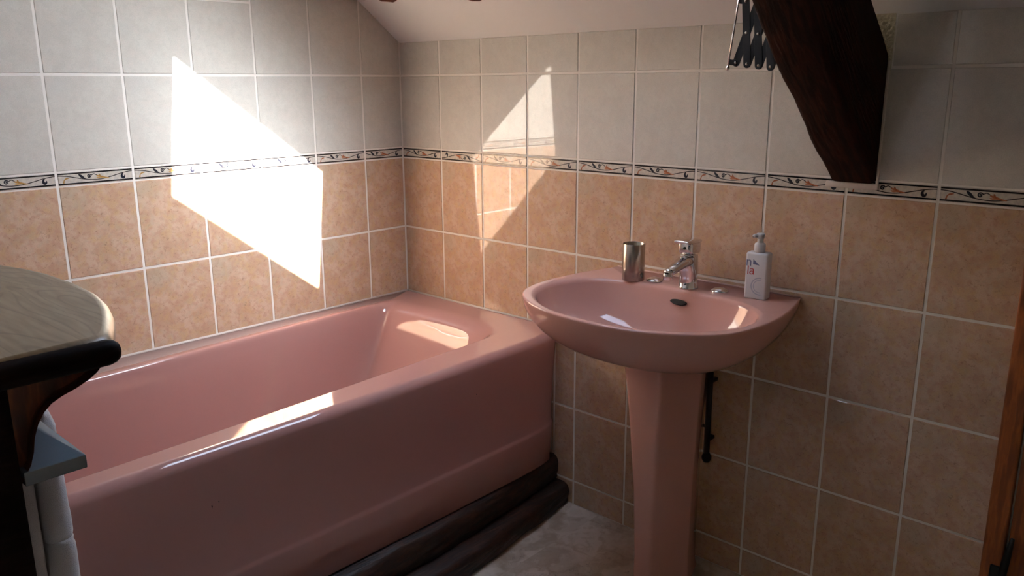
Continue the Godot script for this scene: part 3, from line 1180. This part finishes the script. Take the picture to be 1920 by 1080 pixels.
# ================= faucet and small things =================
func build_faucet() -> void:
	var f := thing("faucet", Vector3(1.253, 0.8258, 0.094))
	tag(f, "chrome single-lever mixer tap standing on the washbasin deck", "faucet")
	var st := mb()
	# oval body, upright at the wall side and swelling into the spout at the front
	var rings := []
	for q in [[0.0, 0.0255, 0.0, 1.0], [0.005, 0.0255, 0.0, 1.0], [0.008, 0.0238, 0.0, 1.0], [0.03, 0.0228, 0.0005, 1.03], [0.048, 0.0228, 0.0025, 1.12], [0.065, 0.0228, 0.004, 1.2], [0.080, 0.0225, 0.003, 1.15], [0.090, 0.0218, 0.001, 1.05]]:
		rings.append(circle(Vector3(0, q[0], q[2]), q[1], 32, Vector3.RIGHT, Vector3.BACK * q[3]))
	loft(st, rings)
	cap(st, rings[-1], true, 0)
	put("body", done(st), M.chrome, f)
	st = mb()
	tube(st, [Vector3(0, 0.074, 0.006), Vector3(0, 0.073, 0.03), Vector3(0, 0.067, 0.055), Vector3(0, 0.061, 0.078), Vector3(0, 0.058, 0.095), Vector3(0, 0.056, 0.106)], [0.0215, 0.0195, 0.0165, 0.0142, 0.0132, 0.0112], 24, 0.82)
	put("spout", done(st), M.chrome, f)
	st = mb()
	lathe(st, [[0.0, 0.0], [0.0100, 0.0], [0.0118, 0.002], [0.0118, 0.017], [0.0105, 0.019]], Vector3(0, 0.038, 0.101), 24)
	put("aerator", done(st), M.chrome, f)
	# lever head: block with softly rounded sides under a flat plate that reaches forwards
	st = mb()
	var t := Transform3D(Basis(Vector3.RIGHT, -0.04), Vector3(0, 0.0915, 0.0))
	soft_box(st, Vector3(-0.0205, 0.0, -0.0235), Vector3(0.0205, 0.033, 0.026), 0.008, t, 5)
	var head := put("lever_head", done(st), M.chrome, f)
	st = mb()
	soft_box(st, Vector3(-0.0215, 0.029, -0.0245), Vector3(0.0215, 0.0375, 0.047), 0.004, t, 4)
	put("handle", done(st), M.chrome, head)
	st = mb()
	lathe(st, [[0.0042, 0.0], [0.0040, 0.001], [0.0, 0.0013]], Vector3.ZERO, 14)
	var d := put("colour_dot", done(st), M.black_metal, head)
	d.position = Vector3(0.0, 0.1085, 0.0264)
	d.rotation.x = PI / 2

func build_small_things() -> void:
	var deck := 0.8258
	var st := mb()
	# steel tumbler, open at the top
	lathe(st, [[0.0, 0.0], [0.0285, 0.0], [0.0300, 0.0015], [0.0302, 0.030], [0.0302, 0.100], [0.0298, 0.1008], [0.0292, 0.100], [0.0290, 0.03], [0.0285, 0.003], [0.0, 0.003]], Vector3.ZERO, 48)
	var o := put("tumbler", done(st), M.steel, self)
	o.position = Vector3(1.092, deck, 0.112)
	tag(o, "brushed steel tumbler standing on the washbasin", "tumbler")

	# soap bottle
	var s := thing("soap_dispenser", Vector3(1.437, deck, 0.076))
	s.rotation.y = 0.10
	tag(s, "white plastic pump soap bottle with red and grey print on the washbasin", "soap dispenser")
	st = mb()
	soft_box(st, Vector3(-0.028, 0.0, -0.016), Vector3(0.028, 0.117, 0.016), 0.0055, Transform3D.IDENTITY, 5)
	put("bottle", done(st), M.white_plastic, s)
	st = mb()
	lathe(st, [[0.012, 0.0], [0.0135, 0.001], [0.0135, 0.018], [0.012, 0.022], [0.0085, 0.0235], [0.0075, 0.025], [0.0070, 0.036], [0.0, 0.0365]], Vector3(0, 0.1165, 0), 28)
	put("collar", done(st), M.white_plastic, s)
	st = mb()
	lathe(st, [[0.0085, 0.0], [0.0100, 0.002], [0.0105, 0.010], [0.0095, 0.0125], [0.0, 0.0135]], Vector3(0, 0.1505, 0), 24)
	tube(st, [Vector3(0, 0.1585, 0.0), Vector3(-0.005, 0.1585, 0.006), Vector3(-0.0095, 0.158, 0.012), Vector3(-0.012, 0.1565, 0.016)], [0.0055, 0.0052, 0.0048, 0.004], 14)
	put("pump_head", done(st), M.white_plastic, s)
	# print on the front face
	var face := 0.0161
	var red := plain(Color(0.72, 0.20, 0.16), 0.5)
	var ink := plain(Color(0.40, 0.42, 0.55), 0.5)
	var grey := plain(Color(0.70, 0.72, 0.78), 0.5)
	var font := SystemFont.new()
	font.font_names = PackedStringArray(["Droid Sans"])
	for q in [["n", -0.0195, 0.0925, ink], ["la", -0.0135, 0.0715, red]]:
		var tm := TextMesh.new()
		tm.text = q[0]
		tm.font = font
		tm.font_size = 32
		tm.pixel_size = 0.00085
		tm.depth = 0.0003
		var l := put("lettering", tm, q[3], s)
		l.position = Vector3(q[1], q[2], face)
	st = mb()
	st.set_smooth_group(-1)
	var tr := [Vector3(-0.0085, 0.101, face + 0.0001), Vector3(0.008, 0.0865, face + 0.0001), Vector3(-0.0085, 0.088, face + 0.0001)]
	tri(st, tr[0], tr[1], tr[2])
	put("printed_triangle", done(st), ink, s)
	for q in [[0.0225, 0.0195, -2.5, 2.6], [0.0165, 0.0145, -3.0, 2.2]]:
		st = mb()
		st.set_smooth_group(-1)
		var c := Vector3(0.011, 0.034, face + 0.0001)
		var n := 28
		for k in n:
			var a0: float = PI + lerpf(-1.75, 1.75, float(k) / n)
			var a1: float = PI + lerpf(-1.75, 1.75, float(k + 1) / n)
			var p0 := c + Vector3(cos(a0) * q[0], sin(a0) * q[0], 0)
			var p1 := c + Vector3(cos(a1) * q[0], sin(a1) * q[0], 0)
			var p2 := c + Vector3(cos(a1) * q[1], sin(a1) * q[1], 0)
			var p3 := c + Vector3(cos(a0) * q[1], sin(a0) * q[1], 0)
			tri(st, p0, p2, p1)
			tri(st, p0, p3, p2)
		put("printed_arc", done(st), grey, s)

	# black rod with a ball end on the wall behind the pedestal
	var r := thing("wall_bolt", Vector3(1.297, 0.34, 0.03))
	tag(r, "black iron rod with a ball end on the tiles behind the pedestal", "iron rod")
	st = mb()
	tube(st, [Vector3(0, 0.0, 0.0), Vector3(0.0, 0.28, 0.0)], [0.0085, 0.0085], 14)
	put("rod", done(st), M.black_metal, r)
	st = mb()
	lathe(st, [[0.0, -0.015], [0.009, -0.012], [0.0135, -0.004], [0.0135, 0.004], [0.009, 0.012], [0.007, 0.015]], Vector3(0.001, -0.004, 0), 20)
	put("ball_end", done(st), M.black_metal, r)
	st = mb()
	tube(st, [Vector3(-0.006, 0.085, 0.0), Vector3(-0.014, 0.090, 0.004), Vector3(-0.017, 0.105, 0.005), Vector3(-0.013, 0.118, 0.004)], [0.004, 0.0045, 0.005, 0.003], 10)
	put("hook", done(st), M.black_metal, r)
	for y in [0.05, 0.22]:
		st = mb()
		soft_box(st, Vector3(-0.0075, y - 0.005, -0.0295), Vector3(0.0075, y + 0.005, 0.004), 0.002)
		put("wall_clip", done(st), M.black_metal, r)
